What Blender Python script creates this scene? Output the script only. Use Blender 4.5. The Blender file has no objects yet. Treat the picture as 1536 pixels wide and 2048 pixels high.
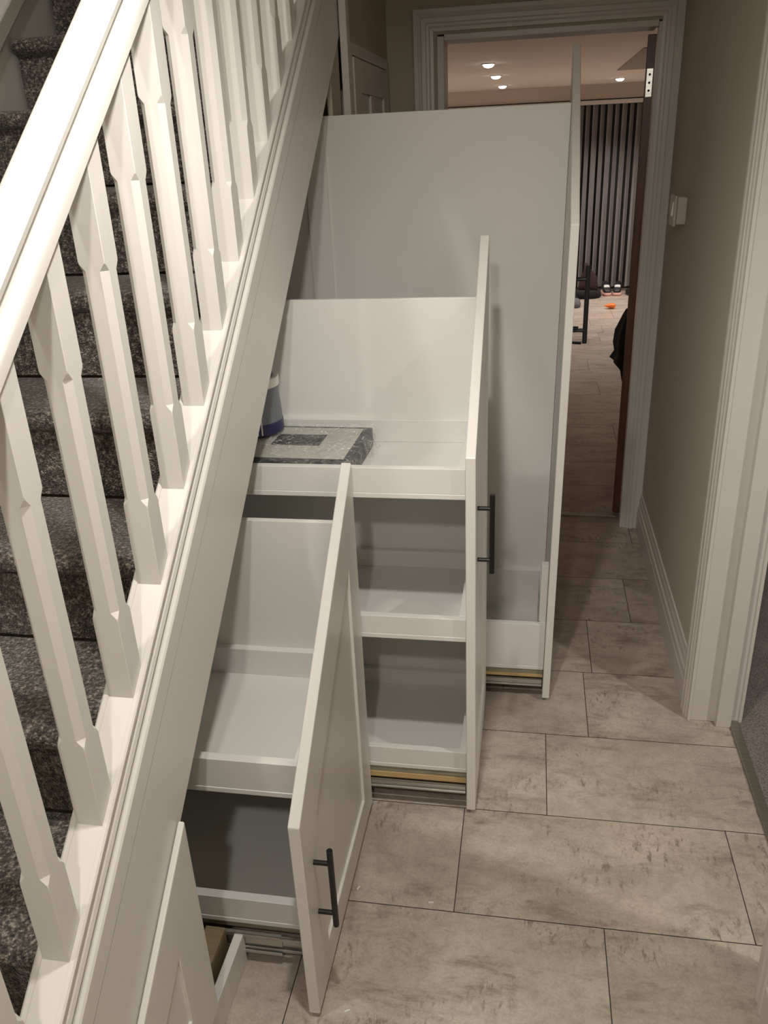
import bpy, bmesh, math, random
from mathutils import Vector, Matrix

random.seed(7)
S = bpy.context.scene
COL = S.collection
SL = 0.796                      # rise over run of the stair flight

# ---------------------------------------------------------------- materials
def new_mat(name):
    m = bpy.data.materials.new(name); m.use_nodes = True
    nt = m.node_tree
    b = nt.nodes["Principled BSDF"]
    return m, nt, b

def nd(nt, t, **kw):
    n = nt.nodes.new(t)
    for k, v in kw.items():
        setattr(n, k, v)
    return n

def ramp(nt, fac, stops):
    r = nd(nt, "ShaderNodeValToRGB")
    els = r.color_ramp.elements
    while len(els) > len(stops): els.remove(els[-1])
    while len(els) < len(stops): els.new(0.5)
    for e, (p, c) in zip(els, stops):
        e.position = p; e.color = (c[0], c[1], c[2], 1) if hasattr(c, "__len__") else (c, c, c, 1)
    nt.links.new(fac, r.inputs[0])
    return r.outputs[0]

def noise(nt, vec, scale, detail=4, rough=0.55, dist=0.0, mscale=None):
    n = nd(nt, "ShaderNodeTexNoise")
    n.inputs["Scale"].default_value = scale
    n.inputs["Detail"].default_value = detail
    n.inputs["Roughness"].default_value = rough
    n.inputs["Distortion"].default_value = dist
    if vec is not None:
        if mscale:
            mp = nd(nt, "ShaderNodeMapping"); mp.inputs["Scale"].default_value = mscale
            nt.links.new(vec, mp.inputs[0]); vec = mp.outputs[0]
        nt.links.new(vec, n.inputs["Vector"])
    return n.outputs["Fac"]

def mixc(nt, fac, a, b, mode="MIX"):
    m = nd(nt, "ShaderNodeMix", data_type="RGBA", blend_type=mode)
    for sock, v in ((m.inputs[0], fac), (m.inputs[6], a), (m.inputs[7], b)):
        if isinstance(v, (int, float)): sock.default_value = v
        elif isinstance(v, tuple): sock.default_value = (*v, 1)
        else: nt.links.new(v, sock)
    return m.outputs[2]

def bump(nt, b, h, strength, dist=0.001):
    n = nd(nt, "ShaderNodeBump"); n.inputs["Strength"].default_value = strength
    n.inputs["Distance"].default_value = dist
    nt.links.new(h, n.inputs["Height"]); nt.links.new(n.outputs[0], b.inputs["Normal"])

def paint(name, col, rough=0.4, var=0.04, bstr=0.25, mscale=(1, 1, 1), scale=60, bdist=0.0006):
    m, nt, b = new_mat(name)
    tc = nd(nt, "ShaderNodeTexCoord").outputs["Object"]
    n = noise(nt, tc, 3.0, 4)
    d = tuple(c * (1 - var) for c in col); l = tuple(min(1, c * (1 + var)) for c in col)
    nt.links.new(ramp(nt, n, [(0.3, d), (0.7, l)]), b.inputs["Base Color"])
    b.inputs["Roughness"].default_value = rough
    h = noise(nt, tc, scale, 5, 0.6, 0, mscale)
    bump(nt, b, h, bstr, bdist)
    return m

WHITE = paint("white satin paint", (0.70, 0.685, 0.65), 0.38, 0.015, 0.25, (6, 6, 0.6), 25)
WHITE_RAIL = paint("white gloss paint", (0.70, 0.685, 0.65), 0.24, 0.01, 0.35, (3, 3, 3), 16, 0.0008)
WHITE_BOARD = paint("white eggshell board", (0.69, 0.69, 0.665), 0.42, 0.02, 0.12, (1, 1, 1), 30)
TRIM = paint("white trim paint", (0.62, 0.595, 0.555), 0.35, 0.015, 0.12, (4, 4, 0.5), 20)
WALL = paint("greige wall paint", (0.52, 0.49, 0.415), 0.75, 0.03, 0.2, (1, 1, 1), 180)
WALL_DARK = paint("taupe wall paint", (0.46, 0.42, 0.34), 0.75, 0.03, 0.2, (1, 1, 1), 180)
CEIL = paint("ceiling paint", (0.80, 0.755, 0.70), 0.85, 0.01, 0.1, (1, 1, 1), 120)
CEIL_FAR = paint("warm white ceiling paint", (0.84, 0.76, 0.69), 0.85, 0.01, 0.1, (1, 1, 1), 120)
ROOFBLIND = paint("taupe roof blind", (0.36, 0.32, 0.275), 0.8, 0.02, 0.1)
BLACK = paint("black metal handle", (0.007, 0.007, 0.0075), 0.36, 0.1, 0.05)
STEEL = None

def metal(name, col, rough):
    m, nt, b = new_mat(name)
    tc = nd(nt, "ShaderNodeTexCoord").outputs["Object"]
    n = noise(nt, tc, 40, 4, 0.6, 0, (0.2, 3, 3))
    nt.links.new(ramp(nt, n, [(0.3, tuple(c * 0.75 for c in col)), (0.7, col)]), b.inputs["Base Color"])
    b.inputs["Metallic"].default_value = 0.8
    b.inputs["Roughness"].default_value = rough
    return m
STEEL = metal("zinc slide steel", (0.62, 0.61, 0.57), 0.3)
STRIP = metal("dull threshold metal", (0.36, 0.34, 0.295), 0.42)

def wood(name, c1, c2, rough=0.5, mscale=(1, 1, 12)):
    m, nt, b = new_mat(name)
    tc = nd(nt, "ShaderNodeTexCoord").outputs["Object"]
    n = noise(nt, tc, 5, 6, 0.6, 1.5, mscale)
    nt.links.new(ramp(nt, n, [(0.3, c1), (0.7, c2)]), b.inputs["Base Color"])
    b.inputs["Roughness"].default_value = rough
    bump(nt, b, n, 0.2)
    return m
DOORWOOD = wood("dark stained door wood", (0.085, 0.036, 0.015), (0.16, 0.072, 0.030), 0.4, (14, 14, 1))
PINE = wood("raw pine", (0.42, 0.28, 0.12), (0.56, 0.40, 0.20), 0.6, (1, 14, 14))
OLDWOOD = wood("dull bare timber", (0.20, 0.155, 0.085), (0.30, 0.24, 0.14), 0.7, (1, 14, 14))
RAW = wood("unpainted board edge", (0.16, 0.145, 0.10), (0.32, 0.30, 0.23), 0.8, (1, 6, 14))

def laminate():
    m, nt, b = new_mat("stone effect laminate")
    uv = nd(nt, "ShaderNodeTexCoord").outputs["UV"]
    cloud = noise(nt, uv, 2.4, 9, 0.66, 0.5, (1, 1.6, 1))
    streak = noise(nt, uv, 3.2, 12, 0.74, 0.35, (1.0, 3.2, 1))
    patch = noise(nt, uv, 3.6, 4, 0.55, 0.4, (1.0, 1.5, 1))
    scr = noise(nt, uv, 34, 9, 0.78, 0.3, (1.9, 0.7, 1))
    scr2 = noise(nt, uv, 22, 9, 0.78, 0.3, (0.6, 1.9, 1))
    fine = noise(nt, uv, 150, 5, 0.75)
    mid = noise(nt, uv, 28, 8, 0.75)
    base = ramp(nt, cloud, [(0.30, (0.325, 0.270, 0.225)), (0.5, (0.455, 0.395, 0.340)), (0.70, (0.575, 0.510, 0.445))])
    blot = noise(nt, uv, 1.9, 3, 0.5, 0.3)
    c = mixc(nt, ramp(nt, blot, [(0.55, 0.0), (0.72, 0.45)]), base, (0.60, 0.45, 0.385))
    c = mixc(nt, ramp(nt, mid, [(0.34, 0.5), (0.55, 0.0)]), c, (0.29, 0.238, 0.196))
    def mulf(a, b_):
        m_ = nd(nt, "ShaderNodeMath", operation="MULTIPLY")
        nt.links.new(a, m_.inputs[0]); nt.links.new(b_, m_.inputs[1]); return m_.outputs[0]
    zone = ramp(nt, streak, [(0.50, 0.0), (0.62, 1.0)])
    rag = ramp(nt, scr2, [(0.40, 0.15), (0.60, 0.85)])
    c = mixc(nt, mulf(zone, rag), c, (0.205, 0.158, 0.125))
    pm = ramp(nt, patch, [(0.50, 0.0), (0.60, 1.0)])
    sc = ramp(nt, scr, [(0.52, 0.0), (0.63, 0.9)])
    c = mixc(nt, mulf(pm, sc), c, (0.175, 0.128, 0.100))
    f2 = ramp(nt, fine, [(0.3, (0.84, 0.84, 0.84)), (0.7, (1.13, 1.13, 1.13))])
    c = mixc(nt, 1.0, c, f2, "MULTIPLY")
    nt.links.new(c, b.inputs["Base Color"])
    nt.links.new(ramp(nt, streak, [(0.3, 0.34), (0.7, 0.5)]), b.inputs["Roughness"])
    bump(nt, b, scr, 0.08, 0.0005)
    return m
LAM = laminate()
GROUT = paint("dark plank joint", (0.035, 0.027, 0.02), 0.8)

def carpet(name, c1, c2, c3, scale=420):
    m, nt, b = new_mat(name)
    tc = nd(nt, "ShaderNodeTexCoord").outputs["Object"]
    v = nd(nt, "ShaderNodeTexVoronoi"); v.inputs["Scale"].default_value = scale
    v.inputs["Randomness"].default_value = 1.0
    nt.links.new(tc, v.inputs["Vector"])
    n = noise(nt, tc, scale * 0.55, 3, 0.7)
    big = noise(nt, tc, 14, 4, 0.6)
    c = ramp(nt, n, [(0.30, c1), (0.5, c2), (0.68, c3)])
    k = ramp(nt, v.outputs["Distance"], [(0.0, (1.25, 1.25, 1.25)), (0.8, (0.45, 0.45, 0.45))])
    c = mixc(nt, 1.0, c, k, "MULTIPLY")
    bb = ramp(nt, big, [(0.3, (0.8, 0.8, 0.8)), (0.7, (1.15, 1.15, 1.15))])
    c = mixc(nt, 1.0, c, bb, "MULTIPLY")
    nt.links.new(c, b.inputs["Base Color"])
    b.inputs["Roughness"].default_value = 0.95
    try:
        b.inputs["Sheen Weight"].default_value = 0.25
        b.inputs["Sheen Roughness"].default_value = 0.4
    except Exception: pass
    inv = nd(nt, "ShaderNodeMath", operation="SUBTRACT"); inv.inputs[0].default_value = 1.0
    nt.links.new(v.outputs["Distance"], inv.inputs[1])
    bump(nt, b, inv.outputs[0], 0.9, 0.004)
    return m
CARPET = carpet("charcoal stair carpet", (0.020, 0.017, 0.015), (0.105, 0.092, 0.080), (0.44, 0.39, 0.34), 230)
CARPET2 = carpet("taupe room carpet", (0.16, 0.13, 0.12), (0.26, 0.22, 0.20), (0.36, 0.31, 0.29), 300)

def fabric(name, c, rough=0.9):
    return paint(name, c, rough, 0.12, 0.3, (1, 1, 1), 250)
SLAT = [fabric("blind slat grey", (0.30, 0.295, 0.295)), fabric("blind slat dark", (0.075, 0.075, 0.085))]
CLOTH = fabric("black cloth", (0.008, 0.008, 0.009))
SHOE_UP = paint("black shoe upper", (0.012, 0.012, 0.014), 0.5)
SHOE_SOLE = paint("pink white sole", (0.75, 0.42, 0.38), 0.6)
SHOE_WHITE = paint("white shoe strap", (0.7, 0.7, 0.7), 0.5)
ORANGE = paint("orange plastic", (0.85, 0.19, 0.02), 0.4)
MAROON = fabric("dark maroon nylon", (0.035, 0.016, 0.016))
GREYCL = fabric("grey slipper cloth", (0.12, 0.12, 0.13))
PLASTIC = paint("white switch plastic", (0.52, 0.48, 0.42), 0.3)
ROCKER_LIT = paint("rocker plastic painted lit", (0.85, 0.83, 0.8), 0.2)  # lighter than the switch plastic: light catching one rocker put into its colour
DARKHOLE = paint("dark slot", (0.02, 0.018, 0.015), 0.7)
LBLUE = paint("grey blue label", (0.155, 0.17, 0.20), 0.4)
DBLUE = paint("dark blue tub", (0.022, 0.022, 0.085), 0.4)
TUBWHITE = paint("white tub rim", (0.72, 0.72, 0.68), 0.4)
BOARD_GREY = paint("pale card top", (0.42, 0.42, 0.38), 0.45, 0.1)
BLACKBOARD = paint("black panel edge", (0.012, 0.013, 0.012), 0.4)

def wrap_mat():
    m, nt, b = new_mat("clear crinkled film")
    tc = nd(nt, "ShaderNodeTexCoord").outputs["Object"]
    n = noise(nt, tc, 26, 6, 0.7, 1.2)
    n2 = nd(nt, "ShaderNodeTexVoronoi"); n2.inputs["Scale"].default_value = 55
    n2.feature = "DISTANCE_TO_EDGE"
    dn = nd(nt, "ShaderNodeTexNoise"); dn.inputs["Scale"].default_value = 20
    nt.links.new(tc, dn.inputs["Vector"])
    nt.links.new(mixc(nt, 0.06, tc, dn.outputs["Color"], "ADD"), n2.inputs["Vector"])
    ad = nd(nt, "ShaderNodeMath", operation="ADD")
    nt.links.new(n, ad.inputs[0]); nt.links.new(n2.outputs["Distance"], ad.inputs[1])
    b.inputs["Base Color"].default_value = (0.9, 0.91, 0.9, 1)
    b.inputs["Roughness"].default_value = 0.10
    b.inputs["IOR"].default_value = 1.9
    bump(nt, b, ad.outputs[0], 0.8, 0.006)
    tr = nd(nt, "ShaderNodeBsdfTransparent")
    mx = nd(nt, "ShaderNodeMixShader")
    crease = ramp(nt, n2.outputs["Distance"], [(0.0, 0.62), (0.045, 0.05)])
    body_ = ramp(nt, n, [(0.40, 0.01), (0.70, 0.22)])
    mxx = nd(nt, "ShaderNodeMath", operation="MAXIMUM")
    sel = ramp(nt, noise(nt, tc, 14, 3, 0.6), [(0.42, 0.0), (0.58, 1.0)])
    mu = nd(nt, "ShaderNodeMath", operation="MULTIPLY")
    nt.links.new(crease, mu.inputs[0]); nt.links.new(sel, mu.inputs[1])
    nt.links.new(mu.outputs[0], mxx.inputs[0]); nt.links.new(body_, mxx.inputs[1])
    nt.links.new(mxx.outputs[0], mx.inputs[0])
    nt.links.new(tr.outputs[0], mx.inputs[1]); nt.links.new(b.outputs[0], mx.inputs[2])
    nt.links.new(mx.outputs[0], nt.nodes["Material Output"].inputs["Surface"])
    return m
WRAP = wrap_mat()

def emit(name, col, s):
    m, nt, b = new_mat(name)
    b.inputs["Base Color"].default_value = (*col, 1)
    b.inputs["Emission Color"].default_value = (*col, 1)
    b.inputs["Emission Strength"].default_value = s
    return m
LAMP = emit("lit lamp face", (1.0, 0.93, 0.84), 14)

# ---------------------------------------------------------------- helpers
def bm_box(bm, x0, x1, y0, y1, z0, z1):
    vs = [bm.verts.new((x, y, z)) for z in (z0, z1) for y in (y0, y1) for x in (x0, x1)]
    a = vs
    for f in ((0, 2, 3, 1), (4, 5, 7, 6), (0, 1, 5, 4), (2, 6, 7, 3), (1, 3, 7, 5), (0, 4, 6, 2)):
        bm.faces.new([a[i] for i in f])
    return vs

def bm_prism(bm, pts, f0, f1):
    """pts: 2-D outline; f0 / f1 map (u, v) to 3-D at both ends"""
    a = [bm.verts.new(f0(u, v)) for u, v in pts]
    b = [bm.verts.new(f1(u, v)) for u, v in pts]
    n = len(pts)
    bm.faces.new(a); bm.faces.new(list(reversed(b)))
    for i in range(n):
        j = (i + 1) % n
        bm.faces.new([a[j], a[i], b[i], b[j]])

def bm_cyl(bm, p0, p1, r0, r1=None, n=16):
    r1 = r0 if r1 is None else r1
    p0 = Vector(p0); p1 = Vector(p1); d = (p1 - p0).normalized()
    t = Vector((0, 0, 1)) if abs(d.z) < 0.9 else Vector((1, 0, 0))
    u = d.cross(t).normalized(); w = d.cross(u)
    A, B = [], []
    for i in range(n):
        an = 2 * math.pi * i / n
        o = u * math.cos(an) + w * math.sin(an)
        A.append(bm.verts.new(p0 + o * r0)); B.append(bm.verts.new(p1 + o * r1))
    for i in range(n):
        j = (i + 1) % n
        bm.faces.new([A[i], A[j], B[j], B[i]])
    bm.faces.new(list(reversed(A))); bm.faces.new(B)

def bm_lathe(bm, prof, cx, cy, n=40):
    """prof: (radius, z) list; closed with caps where radius > 0"""
    rings = []
    for r, z in prof:
        rings.append([bm.verts.new((cx + r * math.cos(2 * math.pi * i / n), cy + r * math.sin(2 * math.pi * i / n), z)) for i in range(n)])
    for a, b in zip(rings, rings[1:]):
        for i in range(n):
            j = (i + 1) % n
            bm.faces.new([a[i], a[j], b[j], b[i]])
    bm.faces.new(list(reversed(rings[0]))); bm.faces.new(rings[-1])

def build(name, bm, mats, parent=None, bevel=0.0, smooth=False, seg=2, origin=None):
    bmesh.ops.recalc_face_normals(bm, faces=bm.faces[:])
    if origin is not None:
        bmesh.ops.translate(bm, verts=bm.verts[:], vec=-Vector(origin))
    me = bpy.data.meshes.new(name)
    bm.to_mesh(me); bm.free()
    for m in (mats if isinstance(mats, (list, tuple)) else [mats]):
        me.materials.append(m)
    o = bpy.data.objects.new(name, me); COL.objects.link(o)
    if origin is not None: o.location = origin
    if smooth:
        for p in me.polygons: p.use_smooth = True
    if bevel:
        md = o.modifiers.new("edge", "BEVEL"); md.width = bevel; md.segments = seg
        md.limit_method = "ANGLE"; md.angle_limit = math.radians(35)
    if parent is not None:
        o.parent = parent
        o.matrix_parent_inverse = Matrix.Translation(parent.location).inverted() if parent.type == "EMPTY" else parent.matrix_world.inverted()
    return o

def thing(name, label, cat, loc, group=None):
    o = bpy.data.objects.new(name, None); COL.objects.link(o)
    o.location = loc; o.empty_display_size = 0.1
    o["label"] = label; o["category"] = cat
    if group: o["group"] = group
    return o

def tag(o, label, cat, group=None):
    o["label"] = label; o["category"] = cat
    if group: o["group"] = group
    return o

def structure(o, label=None):
    o["kind"] = "structure"
    if label: o["label"] = label
    return o

def boxes(*bs):
    bm = bmesh.new()
    for b in bs: bm_box(bm, *b)
    return bm

def slope_prism(bm, pts, y0, y1):
    """pts: (x, c) outline where z = c + SL*y; anything below the floor is cut off"""
    bm_prism(bm, pts, lambda u, v: (u, y0, v + SL * y0), lambda u, v: (u, y1, v + SL * y1))
    r = bmesh.ops.bisect_plane(bm, geom=bm.verts[:] + bm.edges[:] + bm.faces[:], plane_co=(0, 0, 0.0005), plane_no=(0, 0, -1), clear_outer=True)
    ed = [e for e in r["geom_cut"] if isinstance(e, bmesh.types.BMEdge)]
    if ed: bmesh.ops.contextual_create(bm, geom=ed)

# ---------------------------------------------------------------- floors
def plank_floor(name, x0, x1, y0, y1, rows, seed, gap=0.0011):
    """staggered planks 0.664 x 0.332 with real joints over a dark base"""
    rnd = random.Random(seed)
    bm = bmesh.new(); uvl = bm.loops.layers.uv.new("UVMap")
    L, W, yb = 0.664, 0.332, 1.707
    k0 = math.floor((y0 - yb) / W); k1 = math.ceil((y1 - yb) / W)
    for k in range(k0, k1):
        ya, yc = max(y0, yb + k * W), min(y1, yb + (k + 1) * W)
        off = rows.get(k, rnd.uniform(0, L))
        i0 = math.floor((x0 - off) / L)
        i = i0
        while off + i * L < x1:
            xa, xc = max(x0, off + i * L), min(x1, off + (i + 1) * L)
            i += 1
            if xc - xa < 0.004 or yc - ya < 0.004: continue
            u, v = rnd.uniform(0, 40), rnd.uniform(0, 40)
            vs = [bm.verts.new(p) for p in ((xa + gap, ya + gap, 0), (xc - gap, ya + gap, 0), (xc - gap, yc - gap, 0), (xa + gap, yc - gap, 0))]
            f = bm.faces.new(vs)
            for lp in f.loops:
                lp[uvl].uv = (lp.vert.co.x + u, lp.vert.co.y + v)
    vs = [bm.verts.new(p) for p in ((x0, y0, -0.002), (x1, y0, -0.002), (x1, y1, -0.002), (x0, y1, -0.002))]
    f = bm.faces.new(vs); f.material_index = 1
    o = build(name, bm, [LAM, GROUT])
    return structure(o)

plank_floor("floor", -1.5, 0.626, -1.7, 3.645, {1: 0.205, 0: 0.079, -1: -0.138, -2: 0.2017}, 3)
plank_floor("floor_far_room", -3.2, 3.6, 3.675, 10.0, {}, 11)
structure(build("floor_side_room", boxes((0.646, 2.9, -0.6, 3.5, -0.01, 0.006)), CARPET2))
structure(build("trim_1", boxes((0.622, 0.65, 1.29, 2.17, -0.004, 0.009)), STRIP, bevel=0.003))
structure(build("trim_2", boxes((-0.35, 0.42, 3.64, 3.68, -0.004, 0.006)), STRIP, bevel=0.002))

# ---------------------------------------------------------------- walls, ceilings
WX = 0.512
structure(build("wall_right", boxes((WX, 0.65, -1.7, 1.265, 0, 2.3), (WX, 0.65, 2.17, 3.54, 0, 2.3), (WX, 0.65, 1.265, 2.17, 2.0, 2.3)), WALL))
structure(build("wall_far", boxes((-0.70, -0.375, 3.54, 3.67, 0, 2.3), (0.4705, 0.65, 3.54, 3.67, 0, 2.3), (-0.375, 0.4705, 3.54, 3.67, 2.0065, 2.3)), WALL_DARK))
structure(build("wall_near", boxes((-1.5, 0.65, -1.8, -1.7, 0, 2.3)), WALL))
structure(build("wall_left", boxes((-1.6, -1.5, -1.8, 4.2, 0, 4.6)), WALL))
structure(build("wall_stairwell", boxes((-1.5, -0.56, 4.1, 4.2, 1.9, 4.6), (-0.56, -0.50, -0.55, 2.60, 2.19, 4.6), (-0.56, -0.50, 2.60, 4.2, 2.3, 4.6), (-1.5, -0.56, -0.65, -0.55, 2.3, 4.6)), WALL))  # hall-side wall drops lower along the flight, unseen, shaped to block stair lamp spill
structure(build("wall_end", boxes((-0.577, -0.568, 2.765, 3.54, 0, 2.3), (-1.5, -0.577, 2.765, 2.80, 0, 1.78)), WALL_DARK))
structure(build("ceiling", boxes((-0.499, 0.65, -1.8, 3.67, 2.3, 2.36), (-1.6, -0.5, -1.8, -0.651, 2.3, 2.36)), CEIL))
structure(build("ceiling_stairwell", boxes((-1.6, -0.5, -0.65, 4.2, 4.6, 4.66)), CEIL))
structure(build("wall_side_room", boxes((2.8, 2.9, -0.6, 3.5, 0, 2.4), (0.65, 2.9, 3.4, 3.5, 0, 2.4), (0.65, 2.9, -0.7, -0.6, 0, 2.4)), WALL))
structure(build("ceiling_side_room", boxes((0.65, 2.9, -0.7, 3.5, 2.4, 2.46)), CEIL))
FC = 2.12
SKX0, SKX1, SKY0, SKY1 = 0.645, 1.75, 6.04, 7.94
structure(build("ceiling_far_room", boxes((-3.2, 3.6, 3.67, 10.0, FC, FC + 0.05)), CEIL_FAR))
structure(build("window_2", boxes((SKX0, SKX1, SKY0, SKY1, FC - 0.006, FC - 0.0005)), ROOFBLIND, bevel=0.001))
structure(build("wall_far_room", boxes((-3.3, 3.7, 10.0, 10.1, 0, 2.2), (-3.3, -3.2, 3.67, 10.0, 0, 2.2), (3.6, 3.7, 3.67, 10.0, 0, 2.2),
        (-3.3, -0.70, 3.60, 3.67, 0, 2.2), (0.65, 3.7, 3.60, 3.67, 0, 2.2)), CEIL_FAR))

def skirting(name, x0, y0, y1, sgn=-1, h=0.17, t=0.017, mat=TRIM):
    """moulded skirting on the wall face x0; sgn = which way it stands proud"""
    pr = [(0, 0), (t, 0), (t, h * 0.50), (t * 0.86, h * 0.53), (t * 0.86, h * 0.68), (t * 0.60, h * 0.72), (t * 0.60, h * 0.84), (t * 0.42, h * 0.90), (t * 0.38, h), (0, h)]
    bm = bmesh.new()
    bm_prism(bm, pr, lambda u, v: (x0 + sgn * u, y0, v), lambda u, v: (x0 + sgn * u, y1, v))
    return structure(build(name, bm, mat, bevel=0.0012))
skirting("baseboard_right", WX, 2.226, 3.522)
skirting("baseboard_near_right", WX, -1.7, 1.214)
bm = bmesh.new()
for (a, b) in (((0.65, 3.4), (2.8, 3.4)),):
    bm_box(bm, 0.672, 2.8, 3.384, 3.4, 0, 0.14)
bm_box(bm, 2.784, 2.8, -0.6, 3.384, 0, 0.14)
structure(build("baseboard_side_room", bm, TRIM, bevel=0.003))

# stepped architrave profile: (distance from opening edge, projection)
ARC = [(0.0, 0.0), (0.0, 0.009), (0.012, 0.010), (0.018, 0.014), (0.026, 0.0145), (0.030, 0.018), (0.044, 0.0185), (0.050, 0.015), (0.060, 0.0195), (0.074, 0.0195), (0.077, 0.016), (0.077, 0.0)]

def architrave_x(bm, xface, sgn, ya, yb, ztop, w=1.0):
    """around a doorway in a wall facing +-x; ya / yb are the opening edges, profile runs away from the opening"""
    def leg(y, d):
        bm_prism(bm, ARC, lambda u, v: (xface + sgn * v, y + d * u * w, 0), lambda u, v: (xface + sgn * v, y + d * u * w, ztop + u * w))
    leg(ya, -1); leg(yb, 1)
    bm_prism(bm, ARC, lambda u, v: (xface + sgn * v, ya - u * w, ztop + u * w), lambda u, v: (xface + sgn * v, yb + u * w, ztop + u * w))

def architrave_y(bm, yface, sgn, xa, xb, ztop, w=1.0):
    def leg(x, d):
        bm_prism(bm, ARC, lambda u, v: (x + d * u * w, yface + sgn * v, 0), lambda u, v: (x + d * u * w, yface + sgn * v, ztop + u * w))
    leg(xa, -1); leg(xb, 1)
    bm_prism(bm, ARC, lambda u, v: (xa - u * w, yface + sgn * v, ztop + u * w), lambda u, v: (xb + u * w, yface + sgn * v, ztop + u * w))

# right-hand doorway: lining, stop, casings on both faces
bm = bmesh.new()
architrave_x(bm, WX, -1, 1.285, 2.150, 2.0)
architrave_x(bm, 0.65, 1, 1.285, 2.150, 2.0)
structure(build("trim_3", bm, TRIM, bevel=0.001))
bm = boxes((0.508, 0.654, 2.154, 2.175, 0, 2.0), (0.508, 0.654, 1.262, 1.281, 0, 2.0), (0.508, 0.654, 1.262, 2.175, 1.985, 2.008),
           (0.582, 0.624, 2.128, 2.154, 0, 1.985), (0.582, 0.624, 1.281, 1.294, 0, 1.985), (0.582, 0.624, 1.281, 2.154, 1.972, 1.985))
structure(build("trim_4", bm, TRIM, bevel=0.002))
# far doorway
bm = bmesh.new()
architrave_y(bm, 3.54, -1, -0.389, 0.435, 2.016, 1.0)
structure(build("trim_5", bm, TRIM, bevel=0.001))
bm = boxes((-0.377, -0.350, 3.532, 3.676, 0, 2.0), (0.424, 0.4475, 3.532, 3.575, 0, 2.0), (0.4455, 0.4700, 3.5755, 3.676, 0, 2.0), (-0.3495, 0.4235, 3.532, 3.676, 1.985, 2.006))
structure(build("trim_6", bm, TRIM, bevel=0.002))

# far door leaf, open into the far room
dr = thing("door_1", "dark stained wooden door standing open at the far doorway, edge on", "door", (0.41, 3.70, 0))
structure(dr)
M = Matrix.Translation((0.405, 3.685, 0)) @ Matrix.Rotation(math.radians(-7.0), 4, "Z")
bm = boxes((0, 0.036, 0, 0.76, 0.006, 1.975))
bmesh.ops.transform(bm, matrix=M, verts=bm.verts[:])
leaf = build("door_leaf", bm, DOORWOOD, dr, bevel=0.002)
bm = boxes((0.004, 0.030, -0.004, 0.0, 1.762, 1.862))
bmesh.ops.transform(bm, matrix=M, verts=bm.verts[:])
hg = build("hinge", bm, STEEL, dr, bevel=0.002)
for hz in (1.785, 1.812, 1.84):
    bm = bmesh.new()
    bm_cyl(bm, M @ Vector((0.017, -0.0052, hz)), M @ Vector((0.017, -0.0035, hz)), 0.0045, n=10)
    build("screw_head", bm, DARKHOLE, hg)

# dark garment hanging on the inner side of the leaf
bm = bmesh.new()
prof = [(0.61, 0.002, 0.30), (0.655, 0.012, 0.33), (0.685, 0.044, 0.35), (0.72, 0.030, 0.34), (0.76, 0.036, 0.34), (0.82, 0.033, 0.32), (0.87, 0.018, 0.28), (0.91, 0.004, 0.20)]
rings = []
for z, d, wd in prof:
    ring = []
    for i in range(17):
        t = i / 16
        yy = 0.10 + wd * t
        bulge = max(0.0015, (d + 0.008 * math.sin(t * 17 + z * 9)) * math.sin(math.pi * min(1, max(0, t * 0.92 + 0.06))) + 0.4 * d)
        ring.append(bm.verts.new(M @ Vector((-bulge, yy, z))))
    back = [bm.verts.new(M @ Vector((-0.001, 0.10 + wd * i / 16, z))) for i in range(16, -1, -1)]
    rings.append(ring + back)
for a, b in zip(rings, rings[1:]):
    n = len(a)
    for i in range(n):
        j = (i + 1) % n
        bm.faces.new([a[i], a[j], b[j], b[i]])
bm.faces.new(rings[0]); bm.faces.new(list(reversed(rings[-1])))
tag(build("jacket", bm, CLOTH, smooth=True), "dark jacket hanging against the open brown door", "jacket")

# ---------------------------------------------------------------- panelled cupboard door at the end of the hall, left side
PX = -0.560
cd = thing("cupboard", "narrow white panelled cupboard under the stairs beside the far doorway", "cupboard", (PX, 3.0, 0))
build("frame", boxes((-0.5675, PX, 2.775, 2.815, 0, 1.93), (-0.5675, PX, 2.8155, 3.4595, 1.895, 1.93), (-0.5675, PX, 3.46, 3.50, 0, 1.93), (-0.576, PX + 0.006, 2.722, 2.764, 0, 2.3)), TRIM, cd, bevel=0.002)
bm = boxes((-0.5675, -0.564, 2.925, 3.36, 0.22, 1.795),
           (-0.5675, -0.556, 2.82, 2.925, 0.02, 1.89), (-0.5675, -0.556, 3.36, 3.455, 0.02, 1.89), (-0.5672, -0.5558, 3.09, 3.18, 0.221, 1.794),
           (-0.5675, -0.556, 2.9255, 3.3595, 1.795, 1.89), (-0.5675, -0.556, 2.9255, 3.3595, 0.02, 0.22))
build("door", bm, TRIM, cd, bevel=0.0015)

# ---------------------------------------------------------------- light switch
sw = thing("light_switch", "white surface mounted light switch on the wall beside the far doorway", "switch", (WX, 3.14, 1.34))
build("back_box", boxes((0.479, WX, 3.10, 3.19, 1.345, 1.435)), PLASTIC, sw, bevel=0.006, seg=3)
build("face_plate", boxes((0.468, 0.478, 3.096, 3.194, 1.340, 1.440)), PLASTIC, sw, bevel=0.004)
bm = bmesh.new()
bm_prism(bm, [(0.469, 1.372), (0.461, 1.376), (0.465, 1.418), (0.469, 1.420)], lambda u, v: (u, 3.112, v), lambda u, v: (u, 3.140, v))
build("rocker", bm, ROCKER_LIT, sw, bevel=0.001)
bm = bmesh.new()
bm_prism(bm, [(0.469, 1.372), (0.464, 1.376), (0.464, 1.418), (0.469, 1.420)], lambda u, v: (u, 3.146, v), lambda u, v: (u, 3.174, v))
build("rocker", bm, PLASTIC, sw, bevel=0.001)

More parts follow.
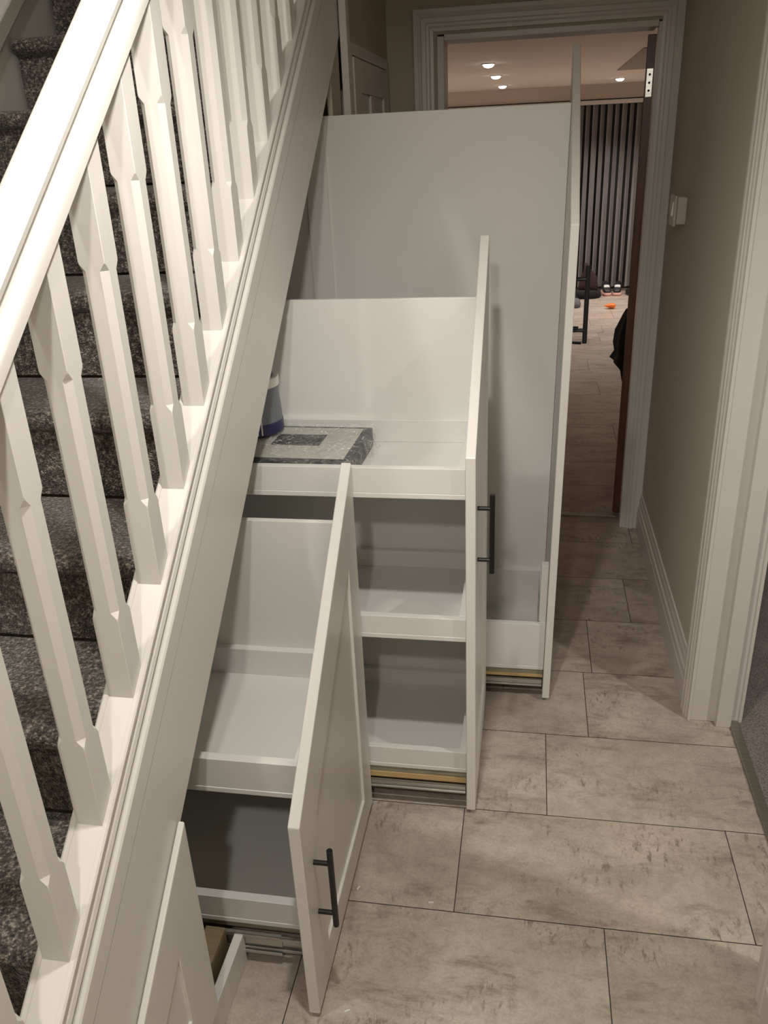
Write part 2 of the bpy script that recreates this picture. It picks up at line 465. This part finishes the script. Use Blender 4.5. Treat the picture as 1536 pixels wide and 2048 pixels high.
# ---------------------------------------------------------------- staircase
st = thing("staircase", "staircase with charcoal carpet and white painted side board", "stairs", (-1.05, 0.2, 0))
XS0, XS1 = -1.462, -0.640
for n in range(1, 15):
    r = 1.0 + 0.245 * (n - 4); z = 0.196 * n
    if n == 14: r2 = 4.1
    else: r2 = r + 0.243
    pts = [(r, max(z - 0.19, 0.002))]
    pts += [(r, z - 0.050)]
    for k in range(9):
        an = math.radians(-90 + 180 * k / 8)
        pts.append((r - 0.006 - 0.021 * math.cos(an), z - 0.023 + 0.021 * math.sin(an)))
    pts += [(r + 0.004, z), (r2, z), (r2, z - 0.03), (r + 0.02, z - 0.03), (r + 0.02, max(z - 0.19, 0.002))]
    bm = bmesh.new()
    bm_prism(bm, pts, lambda u, v: (XS0, u, v), lambda u, v: (XS1, u, v))
    build("step", bm, CARPET, st, origin=None)
bm = bmesh.new()
bm_prism(bm, [(2.60, 0), (2.721, 0), (2.721, SL * 2.721 - 0.245), (2.60, SL * 2.60 - 0.245)], lambda u, v: (-0.597, u, v), lambda u, v: (-0.583, u, v))
structure(build("trim_7", bm, WALL_DARK))  # darker wall colour on this piece stands in for shade
# outer string, apron with its groove and moulded top edge
bm = bmesh.new()
slope_prism(bm, [(-0.638, -0.225), (-0.598, -0.225), (-0.598, 0.060), (-0.638, 0.060)], -0.35, 3.3)
build("string_board", bm, WHITE, st)
bm = bmesh.new()
slope_prism(bm, [(-0.596, -0.236), (-0.5795, -0.236), (-0.5795, -0.0190), (-0.5900, -0.0165), (-0.5900, -0.0120), (-0.578, -0.0120),
                 (-0.578, 0.036), (-0.5805, 0.0405), (-0.5895, 0.0425), (-0.5905, 0.052), (-0.5875, 0.055), (-0.5875, 0.061), (-0.596, 0.061)], -0.35, 3.3)
build("apron_board", bm, WHITE, st)
bm = bmesh.new()
slope_prism(bm, [(-1.498, -0.30), (-1.474, -0.30), (-1.474, 0.010), (-1.466, 0.016), (-1.466, 0.066), (-1.472, 0.074), (-1.498, 0.074)], -0.35, 3.6)
build("wall_string", bm, WHITE_RAIL, st, bevel=0.002)
bm = bmesh.new()
slope_prism(bm, [(-1.47, -0.275), (-0.64, -0.275), (-0.64, -0.262), (-1.47, -0.262)], 0.55, 3.0)
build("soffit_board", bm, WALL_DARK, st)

# ---------------------------------------------------------------- balustrade
bl = thing("balustrade", "white stair balustrade with square chamfered spindles and handrail", "banister", (-0.613, 0.2, 0.25))
BX = -0.613
bm = bmesh.new()
slope_prism(bm, [(-0.645, 0.0615), (-0.583, 0.0615), (-0.5855, 0.070), (-0.5905, 0.074), (-0.5905, 0.080), (-0.584, 0.086), (-0.583, 0.096), (-0.5855, 0.0995),
                 (-0.592, 0.0995), (-0.593, 0.0975), (-0.6335, 0.0975), (-0.6345, 0.0995), (-0.6415, 0.0995), (-0.645, 0.096)], -0.30, 3.3)
build("base_rail", bm, WHITE_RAIL, bl)
# handrail profile: (x offset, vertical offset c), rounded top, hollow sides, wider foot
hs = [(0.030, 0.757), (0.0305, 0.776), (0.0285, 0.782), (0.0225, 0.7875), (0.0175, 0.794), (0.0160, 0.8005), (0.0172, 0.807), (0.0215, 0.8125), (0.0265, 0.817)]
hp = [(-0.012, 0.757), (-0.012, 0.764), (0.012, 0.764), (0.012, 0.757)] + hs
for k in range(1, 12):
    an = math.radians(180 * k / 12)
    hp.append((0.0292 * math.cos(an), 0.8205 + 0.0265 * math.sin(an)))
hp += [(-u, v) for u, v in reversed(hs)]
bm = bmesh.new()
slope_prism(bm, [(BX + u, v) for u, v in hp], -0.30, 3.3)
hr = build("handrail", bm, WHITE, bl)
for p in hr.data.polygons: p.use_smooth = len(p.vertices) == 4
hr.data.set_sharp_from_angle(angle=math.radians(38))

def baluster(y0):
    a = 0.0205
    bm = bmesh.new()
    yc = y0 + a
    zs, zt = SL * y0 + 0.236, SL * y0 + 0.616
    def ring(zf, ch, dz=0.0):
        pts = [(-a, -a + ch), (-a + ch, -a), (a - ch, -a), (a, -a + ch), (a, a - ch), (a - ch, a), (-a + ch, a), (-a, a - ch)]
        return [bm.verts.new((BX + u, yc + v, zf(yc + v))) for u, v in pts]
    e = 0.0008
    R = [ring(lambda y: SL * y + 0.0975, e), ring(lambda y: zs, e), ring(lambda y: zs + 0.004, 0.002), ring(lambda y: zs + 0.014, 0.0095),
         ring(lambda y: zt - 0.014, 0.0095), ring(lambda y: zt - 0.004, 0.002), ring(lambda y: zt, e), ring(lambda y: SL * y + 0.762, e)]
    for p, q in zip(R, R[1:]):
        for i in range(8):
            j = (i + 1) % 8
            bm.faces.new([p[i], p[j], q[j], q[i]])
    bm.faces.new(list(reversed(R[0]))); bm.faces.new(R[-1])
    return bm
YB = [0.687, 0.824, 0.971, 1.120, 1.262, 1.400, 1.539, 1.679]
ys = [0.687 - 0.1417 * k for k in (4, 3, 2, 1)] + YB + [1.679 + 0.1405 * k for k in range(1, 11)]
for y in ys:
    build("baluster", baluster(y), WHITE, bl)

# ---------------------------------------------------------------- pull-out units under the stairs
def front_line(y, y0, z0): return z0 + 0.79 * (y - y0)

def shaker_front(xi, xo, y0, y1, zb, z0, sl, s_near, s_far, s_bot, s_top, rec=0.007):
    """sloping-topped panel with a recessed field on the outer (+x) face"""
    bm = bmesh.new()
    out = [(y0, zb), (y1, zb), (y1, z0 + sl * (y1 - y0)), (y0, z0)]
    def top(y): return z0 + sl * (y - y0)
    inn = [(y0 + s_near, zb + s_bot), (y1 - s_far, zb + s_bot), (y1 - s_far, top(y1 - s_far) - s_top), (y0 + s_near, top(y0 + s_near) - s_top)]
    A = [bm.verts.new((xi, y, z)) for y, z in out]
    B = [bm.verts.new((xo, y, z)) for y, z in out]
    Cc = [bm.verts.new((xo, y, z)) for y, z in inn]
    D = [bm.verts.new((xo - rec, y, z)) for y, z in inn]
    bm.faces.new(A)
    for i in range(4):
        j = (i + 1) % 4
        bm.faces.new([A[i], A[j], B[j], B[i]])
        bm.faces.new([B[i], B[j], Cc[j], Cc[i]])
        bm.faces.new([Cc[i], Cc[j], D[j], D[i]])
    bm.faces.new(D)
    return bm

def make_handle(xo, y, zc, parent, L=0.202, cc=0.133, proj=0.034, r=0.0062):
    bm = bmesh.new()
    bm_cyl(bm, (xo + proj, y, zc - L / 2), (xo + proj, y, zc + L / 2), r, n=20)
    for s in (-1, 1):
        bm_cyl(bm, (xo - 0.001, y, zc + s * cc / 2), (xo + proj, y, zc + s * cc / 2), r * 0.82, n=16)
    h = build("handle", bm, BLACK, parent, smooth=False, bevel=0.0006)
    return h

def tray(x0, x1, yf, yb, zb, zt, t=0.018, tb=0.012, tz=None):
    return boxes((x0, x1, yf - 0.0015, yb, zb, zb + tb), (x0, x1, yf, yf + t, zb + tb, zt), (x0, x1, yb - t, yb, zb + tb, zt),
                 (x0, x0 + t, yf + t, yb - t, zb + tb, zt), (x1 - t, x1, yf + t, yb - t, zb + tb, zt))

def slide(parent, x0, xm, x1, yf, z0, z1, holes=False):
    """telescopic runner: outer channel, inner channel"""
    h = z1 - z0
    def chan(bm, xa, xb, y, zl, zh, t=0.0015, lip=0.006):
        bm_box(bm, xa, xb, y, y + t, zl, zh)
        bm_box(bm, xa, xb, y - lip, y + t, zl, zl + t)
        bm_box(bm, xa, xb, y - lip, y + t, zh - t, zh)
        bm_box(bm, xa, xb, y - lip, y - lip + t, zl, zl + h * 0.16)
        bm_box(bm, xa, xb, y - lip, y - lip + t, zh - h * 0.16, zh)
    bm = bmesh.new(); chan(bm, x0, x1, yf - 0.004, z0 + h * 0.12, z1 - h * 0.12)
    s = build("runner", bm, STEEL, parent, bevel=0.0004)
    bm = bmesh.new(); chan(bm, x0, xm, yf - 0.006, z0, z1, lip=0.008)
    build("outer_channel", bm, STEEL, s, bevel=0.0004)
    return s

# --- first unit (nearest pulled-out one)
X1I, X1O = -0.410, -0.387
d1 = thing("pull_out_drawer", "low white pull-out drawer unit nearest the camera, standing open", "drawer", (-0.6, 1.38, 0.0), "pull-out drawers under the stairs")
fp = build("front_panel", shaker_front(X1I, X1O, 1.083, 1.690, 0.012, 0.515, 0.79, 0.110, 0.090, 0.085, 0.150), WHITE, d1, bevel=0.0022)
make_handle(X1O, 1.143, 0.304, fp)
build("back_board", boxes((-1.15, X1I - 0.001, 1.60, 1.616, 0.474, 0.886)), WHITE_BOARD, d1, bevel=0.001)
tr1 = build("upper_tray", tray(-1.15, X1I - 0.001, 1.20, 1.60, 0.473, 0.555, t=0.020), WHITE_BOARD, d1, bevel=0.0012)
build("lower_back_board", boxes((-1.15, X1I - 0.001, 1.601, 1.615, 0.107, 0.4735)), WHITE_BOARD, d1)
build("lower_tray", tray(-1.15, X1I - 0.001, 1.20, 1.60, 0.106, 0.176, t=0.020), WHITE_BOARD, d1, bevel=0.0012)
build("bare_edge_strip", boxes((-1.15, X1I - 0.002, 1.203, 1.217, 0.089, 0.1055)), RAW, d1)
slide(d1, -0.632, -0.495, X1I - 0.003, 1.201, 0.030, 0.088)
for bx in ((-0.603, -0.560, 1.1955, 1.1965, 0.056, 0.063), (-0.523, -0.515, 1.1955, 1.1965, 0.042, 0.066)):
    build("runner_slot", boxes(bx), DARKHOLE, d1, bevel=0.0004)


# --- second unit
X2I, X2O = -0.132, -0.109
d2 = thing("pull_out_drawer", "middle white pull-out drawer unit with three trays, wrapped package on top", "drawer", (-0.4, 1.9, 0.0), "pull-out drawers under the stairs")
fp = build("front_panel", shaker_front(X2I, X2O, 1.687, 2.206, 0.014, 1.010, 0.79, 0.100, 0.085, 0.090, 0.150), WHITE, d2, bevel=0.0022)
make_handle(X2O, 1.752, 0.797, fp)
build("back_board", boxes((-1.05, X2I - 0.001, 2.070, 2.086, 0.906, 1.288)), WHITE_BOARD, d2, bevel=0.001)
build("lower_back_board", boxes((-1.05, X2I - 0.001, 2.071, 2.085, 0.128, 0.9055)), WHITE_BOARD, d2)
for nm, zb, zt in (("upper_tray", 0.905, 0.978), ("middle_tray", 0.530, 0.592), ("lower_tray", 0.127, 0.190)):
    build(nm, tray(-1.05, X2I - 0.001, 1.702, 2.070, zb, zt), WHITE_BOARD, d2, bevel=0.0012)
build("bare_edge_strip", boxes((-1.05, X2I - 0.002, 1.704, 1.716, 0.108, 0.1265)), RAW, d2)
build("timber_strip", boxes((-1.05, X2I - 0.002, 1.7005, 1.716, 0.0925, 0.1075)), PINE, d2)
slide(d2, -0.90, -0.60, X2I - 0.003, 1.703, 0.058, 0.0915)

# --- third unit (tallest), leaning very slightly
X3I, X3O = 0.0685, 0.0905
d3 = thing("pull_out_drawer", "tallest white pull-out unit standing open in front of the far doorway", "drawer", (-0.2, 2.5, 0.0), "pull-out drawers under the stairs")
LEAN = 0.0152
def lean(bm):
    for v in bm.verts:
        v.co.x += LEAN * v.co.z * max(0.0, min(1.0, (v.co.x + 0.9) / 0.9))
    return bm
fp = build("front_panel", lean(shaker_front(X3I, X3O, 2.196, 2.752, 0.014, 1.440, 0.79, 0.100, 0.085, 0.090, 0.150)), WHITE, d3, bevel=0.0022)
make_handle(X3O + LEAN * 1.23, 2.262, 1.231, fp)
build("back_board", lean(boxes((-0.85, X3I - 0.001, 2.580, 2.596, 0.110, 1.7225))), WHITE_BOARD, d3, bevel=0.001)
build("batten", boxes((-0.672, -0.607, 2.572, 2.580, 0.13, 1.70)), WHITE_BOARD, d3, bevel=0.001)
build("lower_tray", lean(tray(-0.85, X3I - 0.001, 2.212, 2.580, 0.110, 0.275)), WHITE_BOARD, d3, bevel=0.0012)
build("corner_post", lean(boxes((0.046, X3I - 0.001, 2.232, 2.262, 0.275, 0.468))), WHITE_BOARD, d3, bevel=0.0012)
build("bare_edge_strip", lean(boxes((-0.85, X3I - 0.002, 2.214, 2.226, 0.0925, 0.1095))), RAW, d3)
build("timber_strip", lean(boxes((-0.85, X3I - 0.002, 2.2105, 2.226, 0.0825, 0.092))), PINE, d3)
slide(d3, -0.80, -0.60, X3I - 0.003, 2.213, 0.048, 0.0815)

# --- closed front at the low end, plinth and frame timber
f0 = thing("panelled_cupboard", "closed white panelled cupboard front at the low end of the stairs", "cupboard", (-0.58, 0.7, 0.1))
bm = shaker_front(-0.5775, -0.5655, 0.42, 1.007, 0.106, 0.587 - 0.796 * 0.587, 0.796, 0.10, 0.102, 0.105, 0.132, rec=0.006)
build("front_panel", bm, WHITE, f0, bevel=0.0025, seg=3)
build("frame_rail", boxes((-0.60, -0.579, 0.46, 1.0, 0.0835, 0.20)), WHITE, f0)
bm = boxes((-0.60, -0.58, 0.46, 1.194, 0, 0.083))
tag(build("plinth", bm, WHITE, bevel=0.002), "white plinth board along the floor under the drawers", "plinth")
fr = boxes((-0.662, -0.618, 1.09, 1.188, 0.001, 0.100))
tag(build("timber_block", fr, OLDWOOD, bevel=0.002), "bare timber block behind the closed front beside the drawer runner", "timber")

# ---------------------------------------------------------------- wrapped package and paint tub in the middle unit
Z0 = 0.9175
pk = thing("wrapped_package", "flat package in clear plastic film lying in the upper tray", "package", (-0.6, 1.88, Z0))
PM = Matrix.Translation((-0.60, 1.888, 0)) @ Matrix.Rotation(math.radians(-1.5), 4, "Z")
def tx(bm): bmesh.ops.transform(bm, matrix=PM, verts=bm.verts[:]); return bm
build("panel", tx(boxes((-0.205, 0.198, -0.148, 0.135, Z0 + 0.002, 0.968))), BLACKBOARD, pk, bevel=0.002)
build("card", tx(boxes((-0.20, 0.178, -0.106, 0.120, 0.9682, 0.9692))), BOARD_GREY, pk)
build("opening", tx(boxes((-0.03, 0.095, -0.018, 0.062, 0.9694, 0.9702))), BLACKBOARD, pk)
bm = bmesh.new()
nx, ny = 58, 42
rw = random.Random(5)
def zf(u, v):
    return 0.9735 + 0.0022 * math.sin(u * 31 + 4 * math.sin(v * 9)) * math.sin(v * 23 + 3 * math.sin(u * 11)) + rw.uniform(-0.0020, 0.0032)
g = [[bm.verts.new((-0.210 + 0.413 * i / nx + rw.uniform(-0.002, 0.002), -0.1515 + 0.2885 * j / ny + (rw.uniform(-0.002, 0.002) if 0 < j < ny else 0), zf(i / nx, j / ny))) for j in range(ny + 1)] for i in range(nx + 1)]
for i in range(nx):
    for j in range(ny):
        a, b, c, d = g[i][j], g[i + 1][j], g[i + 1][j + 1], g[i][j + 1]
        if rw.random() < 0.5:
            bm.faces.new([a, b, c]); bm.faces.new([a, c, d])
        else:
            bm.faces.new([a, b, d]); bm.faces.new([b, c, d])
def skirt(lst, dx, dy):
    low = [bm.verts.new((v.co.x + dx + random.uniform(-0.002, 0.002), v.co.y + dy + random.uniform(0, 0.001), Z0 + 0.0012)) for v in lst]
    for i in range(len(lst) - 1):
        bm.faces.new([lst[i], lst[i + 1], low[i + 1], low[i]])
skirt([g[i][0] for i in range(nx + 1)], 0, -0.001)
skirt([g[nx][j] for j in range(ny + 1)], 0.014, 0)
skirt([g[i][ny] for i in range(nx + 1)], 0, 0.001)
build("plastic_film", tx(bm), WRAP, pk)

tb = thing("paint_tub", "grey and blue paint tub with white rim behind the stair edge", "tub", (-0.69, 1.975, 0.971))
TX, TY, TZ = -0.695, 1.962, 0.9785
bm = bmesh.new(); bm_lathe(bm, [(0.070, TZ), (0.0725, TZ + 0.003), (0.0722, TZ + 0.026), (0.0718, TZ + 0.030)], TX, TY)
build("base_band", bm, DBLUE, tb, smooth=False)
bm = bmesh.new(); bm_lathe(bm, [(0.0712, TZ + 0.030), (0.066, TZ + 0.118)], TX, TY)
build("body", bm, LBLUE, tb)
bm = bmesh.new(); bm_lathe(bm, [(0.066, TZ + 0.118), (0.0695, TZ + 0.1185), (0.0700, TZ + 0.139), (0.0690, TZ + 0.141), (0.058, TZ + 0.141)], TX, TY)
rim = build("rim", bm, TUBWHITE, tb)
bm = boxes((TX + 0.035, TX + 0.042, TY - 0.0655, TY - 0.059, TZ + 0.124, TZ + 0.134))
build("notch", bm, DARKHOLE, rim)
bm = bmesh.new(); bm_lathe(bm, [(0.058, TZ + 0.1415), (0.052, TZ + 0.150), (0.034, TZ + 0.176), (0.018, TZ + 0.198), (0.010, TZ + 0.201)], TX, TY)
build("lid", bm, DBLUE, tb)
bm = bmesh.new()
for k in range(3):
    an = math.radians(-78 + 9 * k)
    p0 = (TX + 0.0728 * math.cos(an), TY + 0.0728 * math.sin(an), TZ + 0.004); p1 = (TX + 0.0700 * math.cos(an), TY + 0.0700 * math.sin(an), TZ + 0.070)
    bm_cyl(bm, p0, p1, 0.0022, n=8)
build("label_stripes", bm, TUBWHITE, tb)

# ---------------------------------------------------------------- bits on the floor
for (x, y, a, lab) in ((-0.193, 1.393, 10, "tiny pale wood chip on the tile in front of the low drawer front"),
                       (-0.372, 1.412, 70, "tiny wood chip under the outer edge of the low drawer front"),
                       (-0.335, 1.104, 30, "tiny wood chip on the floor beside the low drawer's near corner")):
    bm = boxes((-0.006, 0.006, -0.0018, 0.0018, 0.0002, 0.003))
    bmesh.ops.transform(bm, matrix=Matrix.Translation((x, y, 0)) @ Matrix.Rotation(math.radians(a), 4, "Z"), verts=bm.verts[:])
    tag(build("wood_chip", bm, TUBWHITE), lab, "chip", "wood chips on the hall floor")

# ---------------------------------------------------------------- far room
vb = thing("vertical_blind", "grey vertical slat blind across the end of the far room", "blind", (0.6, 9.9, 0))
build("headrail", boxes((-1.6, 2.3, 9.86, 9.93, 1.925, 1.965)), TRIM, vb, bevel=0.004)
i = 0
x = 0.24
while x < 1.62:
    bm = bmesh.new()
    N = 6
    ang = math.radians(58 if i % 2 == 0 else 50)
    fr_, bk_ = [], []
    for k in range(N + 1):
        t = k / N - 0.5
        sx = t * 0.089; cv = 0.010 * (1 - 4 * t * t)
        p = Vector((x + sx * math.cos(ang) - cv * math.sin(ang), 9.895 + sx * math.sin(ang) + cv * math.cos(ang), 0))
        fr_.append(p); bk_.append(p + Vector((-math.sin(ang), math.cos(ang), 0)) * 0.0015)
    pts = [(p.x, p.y) for p in fr_] + [(p.x, p.y) for p in reversed(bk_)]
    bm_prism(bm, pts, lambda u, v: (u, v, 0.055), lambda u, v: (u, v, 1.925))
    build("slat", bm, SLAT[0] if i % 3 else SLAT[0], vb)
    x += 0.0745; i += 1
structure(build("window_1", boxes((-1.6, 2.3, 9.985, 9.996, 0.02, 1.98)), DARKHOLE))

for (x, y, lab) in ((-0.338, 6.51, "recessed ceiling downlight of the far room, highest of the three in a line"),
                    (-0.340, 7.74, "recessed ceiling downlight of the far room, middle of the three in a line"),
                    (-0.339, 9.21, "recessed ceiling downlight of the far room, lowest of the three in a line"),
                    (0.772, 9.10, "recessed ceiling downlight of the far room, alone above the vertical blind")):
    t = thing("downlight", lab, "light", (x, y, FC), "ceiling downlights of the far room")
    bm = bmesh.new(); bm_lathe(bm, [(0.050, FC - 0.0005), (0.050, FC - 0.006), (0.044, FC - 0.008), (0.038, FC - 0.005), (0.036, FC - 0.0005)], x, y, 28)
    build("trim_ring", bm, TRIM, t)
    bm = bmesh.new(); bm_lathe(bm, [(0.038, FC - 0.001), (0.037, FC - 0.012), (0.031, FC - 0.020), (0.020, FC - 0.025), (0.006, FC - 0.027)], x, y, 28)
    build("lamp", bm, LAMP, t)

def sneaker(x, y, rz, label):
    t = thing("sneaker", label, "shoe", (x, y, 0), "black sneakers by the blind")
    M = Matrix.Translation((x, y, 0)) @ Matrix.Rotation(rz, 4, "Z")
    def loft(name, secs, mat, parent, n=20, smooth=True):
        bm = bmesh.new(); R = []
        for (yy, hw, z0, z1) in secs:
            ring = []
            for i in range(n):
                an = 2 * math.pi * i / n
                cx, cz = math.cos(an), math.sin(an)
                ring.append(bm.verts.new(M @ Vector((hw * math.copysign(abs(cx) ** 0.6, cx), yy, (z0 + z1) / 2 + (z1 - z0) / 2 * math.copysign(abs(cz) ** 0.7, cz)))))
            R.append(ring)
        for a, b in zip(R, R[1:]):
            for i in range(n):
                j = (i + 1) % n; bm.faces.new([a[i], a[j], b[j], b[i]])
        bm.faces.new(list(reversed(R[0]))); bm.faces.new(R[-1])
        return build(name, bm, mat, parent, smooth=smooth)
    loft("sole", [(-0.135, 0.022, 0.006, 0.030), (-0.125, 0.038, 0.001, 0.036), (-0.08, 0.050, 0.0, 0.036), (0.0, 0.044, 0.0, 0.034), (0.09, 0.040, 0.0, 0.038), (0.128, 0.030, 0.002, 0.040), (0.138, 0.016, 0.008, 0.036)], SHOE_SOLE, t)
    up = loft("upper", [(-0.128, 0.022, 0.030, 0.050), (-0.11, 0.037, 0.028, 0.068), (-0.06, 0.044, 0.028, 0.088), (-0.01, 0.040, 0.028, 0.112), (0.04, 0.037, 0.028, 0.128), (0.09, 0.035, 0.030, 0.130), (0.125, 0.024, 0.034, 0.126)], SHOE_UP, t)
    loft("strap", [(-0.062, 0.030, 0.070, 0.0905), (-0.040, 0.033, 0.072, 0.103), (-0.028, 0.033, 0.075, 0.1085)], SHOE_WHITE, up)
sneaker(0.818, 9.72, 0.10, "black sneaker with pale pink sole below the blind, beside the small stand")
sneaker(0.945, 9.72, -0.16, "black sneaker with pale pink sole below the blind, nearer the brown door")
bm = bmesh.new()
bm_lathe(bm, [(0.012, 0.0), (0.055, 0.004), (0.06, 0.03), (0.045, 0.055), (0.02, 0.06)], 0, 0, 20)
bmesh.ops.transform(bm, matrix=Matrix.Translation((1.075, 9.70, 0)) @ Matrix.Diagonal((0.75, 2.0, 1, 1)), verts=bm.verts[:])
tag(build("slipper", bm, SHOE_UP, smooth=True), "dark slipper on the far floor close to the brown door", "shoe")
# orange toy
bm = bmesh.new()
bmesh.ops.create_icosphere(bm, subdivisions=3, radius=1.0)
for v in bm.verts:
    t = (v.co.x + 1) / 2
    v.co = Vector((v.co.x * 0.058, v.co.y * 0.05 * (0.35 + 0.65 * t), max(0.0, 0.030 + v.co.z * 0.036 * (0.3 + 0.7 * t)) + 0.0005))
bmesh.ops.translate(bm, verts=bm.verts[:], vec=(0.797, 8.85, 0))
tag(build("toy", bm, ORANGE, smooth=True), "small bright orange toy lying on the far room floor", "toy")
# bag on the floor beside the blind
bg = thing("bag", "dark maroon and black bag slumped below the blind behind the tall drawer's handle", "bag", (0.60, 9.6, 0))
def blob(name, secs, cx, cy, mat, parent, n=20):
    bm = bmesh.new(); R = []
    for (z, rx, ry, dx) in secs:
        R.append([bm.verts.new((cx + dx + rx * math.cos(2 * math.pi * i / n) * (1 + 0.07 * math.sin(3 * i + z * 40)), cy + ry * math.sin(2 * math.pi * i / n), z)) for i in range(n)])
    for a, b in zip(R, R[1:]):
        for i in range(n):
            j = (i + 1) % n; bm.faces.new([a[i], a[j], b[j], b[i]])
    bm.faces.new(list(reversed(R[0]))); bm.faces.new(R[-1])
    return build(name, bm, mat, parent, smooth=True)
blob("base", [(0.0005, 0.16, 0.10, 0), (0.02, 0.175, 0.11, 0), (0.07, 0.165, 0.10, 0), (0.09, 0.12, 0.08, 0)], 0.575, 9.52, CLOTH, bg)
blob("body", [(0.075, 0.11, 0.08, 0.02), (0.14, 0.105, 0.08, 0.03), (0.22, 0.085, 0.06, 0.03), (0.30, 0.04, 0.04, 0.01), (0.37, 0.018, 0.02, -0.01)], 0.585, 9.53, MAROON, bg)
# small black stand
sd = thing("stand", "small black stand with a thin upright between the bag and the sneakers", "stand", (0.715, 9.66, 0))
build("base", boxes((0.68, 0.745, 9.63, 9.69, 0.0005, 0.05)), BLACK, sd, bevel=0.006)
bm = bmesh.new(); bm_cyl(bm, (0.712, 9.66, 0.05), (0.712, 9.66, 0.21), 0.008, n=10)
build("post", bm, BLACK, sd)
# low things half hidden by the tall unit
blob_o = blob("shoe", [(0.0005, 0.055, 0.12, 0), (0.03, 0.06, 0.125, 0), (0.09, 0.05, 0.10, 0), (0.15, 0.035, 0.05, 0)], 0.43, 9.3, SHOE_UP, None)
tag(blob_o, "round black shoe half hidden behind the tall drawer's edge", "shoe")
blob_o = blob("slipper", [(0.0005, 0.05, 0.11, 0), (0.03, 0.055, 0.115, 0), (0.075, 0.04, 0.08, 0)], 0.455, 9.0, GREYCL, None)
tag(blob_o, "grey slipper on the far floor half hidden behind the tall drawer", "shoe")
ch = thing("chair", "dark metal legged chair almost hidden behind the tall drawer front", "chair", (0.26, 7.5, 0))
bm = bmesh.new()
bm_cyl(bm, (0.30, 7.28, 0.012), (0.432, 7.24, 0.012), 0.011, n=10); bm_cyl(bm, (0.30, 7.28, 0.012), (0.10, 7.60, 0.012), 0.011, n=10)
build("foot", bm, BLACK, ch)
bm = bmesh.new(); bm_cyl(bm, (0.30, 7.90, 0.012), (0.437, 7.88, 0.012), 0.010, n=10); bm_cyl(bm, (0.30, 7.9, 0.012), (0.10, 7.60, 0.012), 0.010, n=10)
build("foot", bm, BLACK, ch)
bm = bmesh.new(); bm_cyl(bm, (0.10, 7.60, 0.005), (0.10, 7.60, 0.42), 0.022, n=12)
build("column", bm, BLACK, ch)
build("seat", boxes((-0.14, 0.33, 7.38, 7.83, 0.42, 0.47)), CLOTH, ch, bevel=0.02, seg=3)
build("backrest", boxes((-0.17, -0.12, 7.40, 7.81, 0.47, 0.85)), CLOTH, ch, bevel=0.02, seg=3)

# ---------------------------------------------------------------- lights
WARM = (1.0, 0.945, 0.865)
def spot(name, loc, e, size=135, blend=0.75, r=0.035, col=WARM):
    l = bpy.data.lights.new(name, "SPOT"); l.energy = e; l.color = col
    l.spot_size = math.radians(size); l.spot_blend = blend; l.shadow_soft_size = r
    o = bpy.data.objects.new(name, l); COL.objects.link(o); o.location = loc
    return o
L1 = (-1.09, 0.53); L2 = (-0.18, 0.90)
spot("stair_lamp", (L1[0], L1[1], 3.40), 64, 170, 0.6, 0.05)
spot("hall_lamp", (L2[0], L2[1], 2.27), 53, 160, 0.7, 0.035)
spot("hall_lamp_behind", (-0.18, -0.42, 2.27), 41, 179, 0.12, 0.045)
for (x, y, e) in ((-0.338, 6.51, 22), (-0.340, 7.74, 34), (-0.339, 9.21, 75), (0.772, 9.10, 75), (1.9, 9.10, 75), (1.9, 7.74, 60), (-1.45, 7.74, 60), (-1.45, 9.2, 75), (-2.5, 8.4, 75), (2.9, 8.4, 75)):  # lamps outside the modelled downlights are unseen, added to raise ceiling bounce
    spot("room_lamp_and_fill", (x, y, FC - 0.03), e, 125, 0.9, 0.04, (1.0, 0.90, 0.82))
spot("side_room_fill", (1.7, 0.9, 2.35), 85, 150, 0.8, 0.05)  # added fill to brighten the side room carpet; no lamp is known there

w = bpy.data.worlds.new("World"); S.world = w; w.use_nodes = True
w.node_tree.nodes["Background"].inputs[0].default_value = (0.9, 0.85, 0.8, 1)
w.node_tree.nodes["Background"].inputs[1].default_value = 0.02

# ---------------------------------------------------------------- camera
def rotx(a): return Matrix(((1, 0, 0), (0, math.cos(a), -math.sin(a)), (0, math.sin(a), math.cos(a))))
def roty(a): return Matrix(((math.cos(a), 0, math.sin(a)), (0, 1, 0), (-math.sin(a), 0, math.cos(a))))
def rotz(a): return Matrix(((math.cos(a), -math.sin(a), 0), (math.sin(a), math.cos(a), 0), (0, 0, 1)))
B = Matrix(((1, 0, 0), (0, 0, -1), (0, 1, 0)))
R = rotz(-4.75981554e-02) @ rotx(4.18392673e-01) @ roty(1.85608497e-01) @ B
cam = bpy.data.cameras.new("Camera"); co = bpy.data.objects.new("Camera", cam); COL.objects.link(co)
cam.sensor_fit = "VERTICAL"; cam.sensor_height = 24.0; cam.lens = 24.0 * 1651.0 / 2048.0
cam.clip_start = 0.02
rot = Matrix((R[0], -R[1], -R[2])).transposed()
co.matrix_world = Matrix.Translation((0, 0, 1.64)) @ rot.to_4x4()
S.camera = co

S.view_settings.view_transform = "Standard"
S.view_settings.look = "None"
S.view_settings.exposure = 0.0
S.view_settings.gamma = 1.0
S.view_settings.use_curve_mapping = False
S.cycles.max_bounces = 10
S.cycles.diffuse_bounces = 6
S.cycles.use_denoising = True
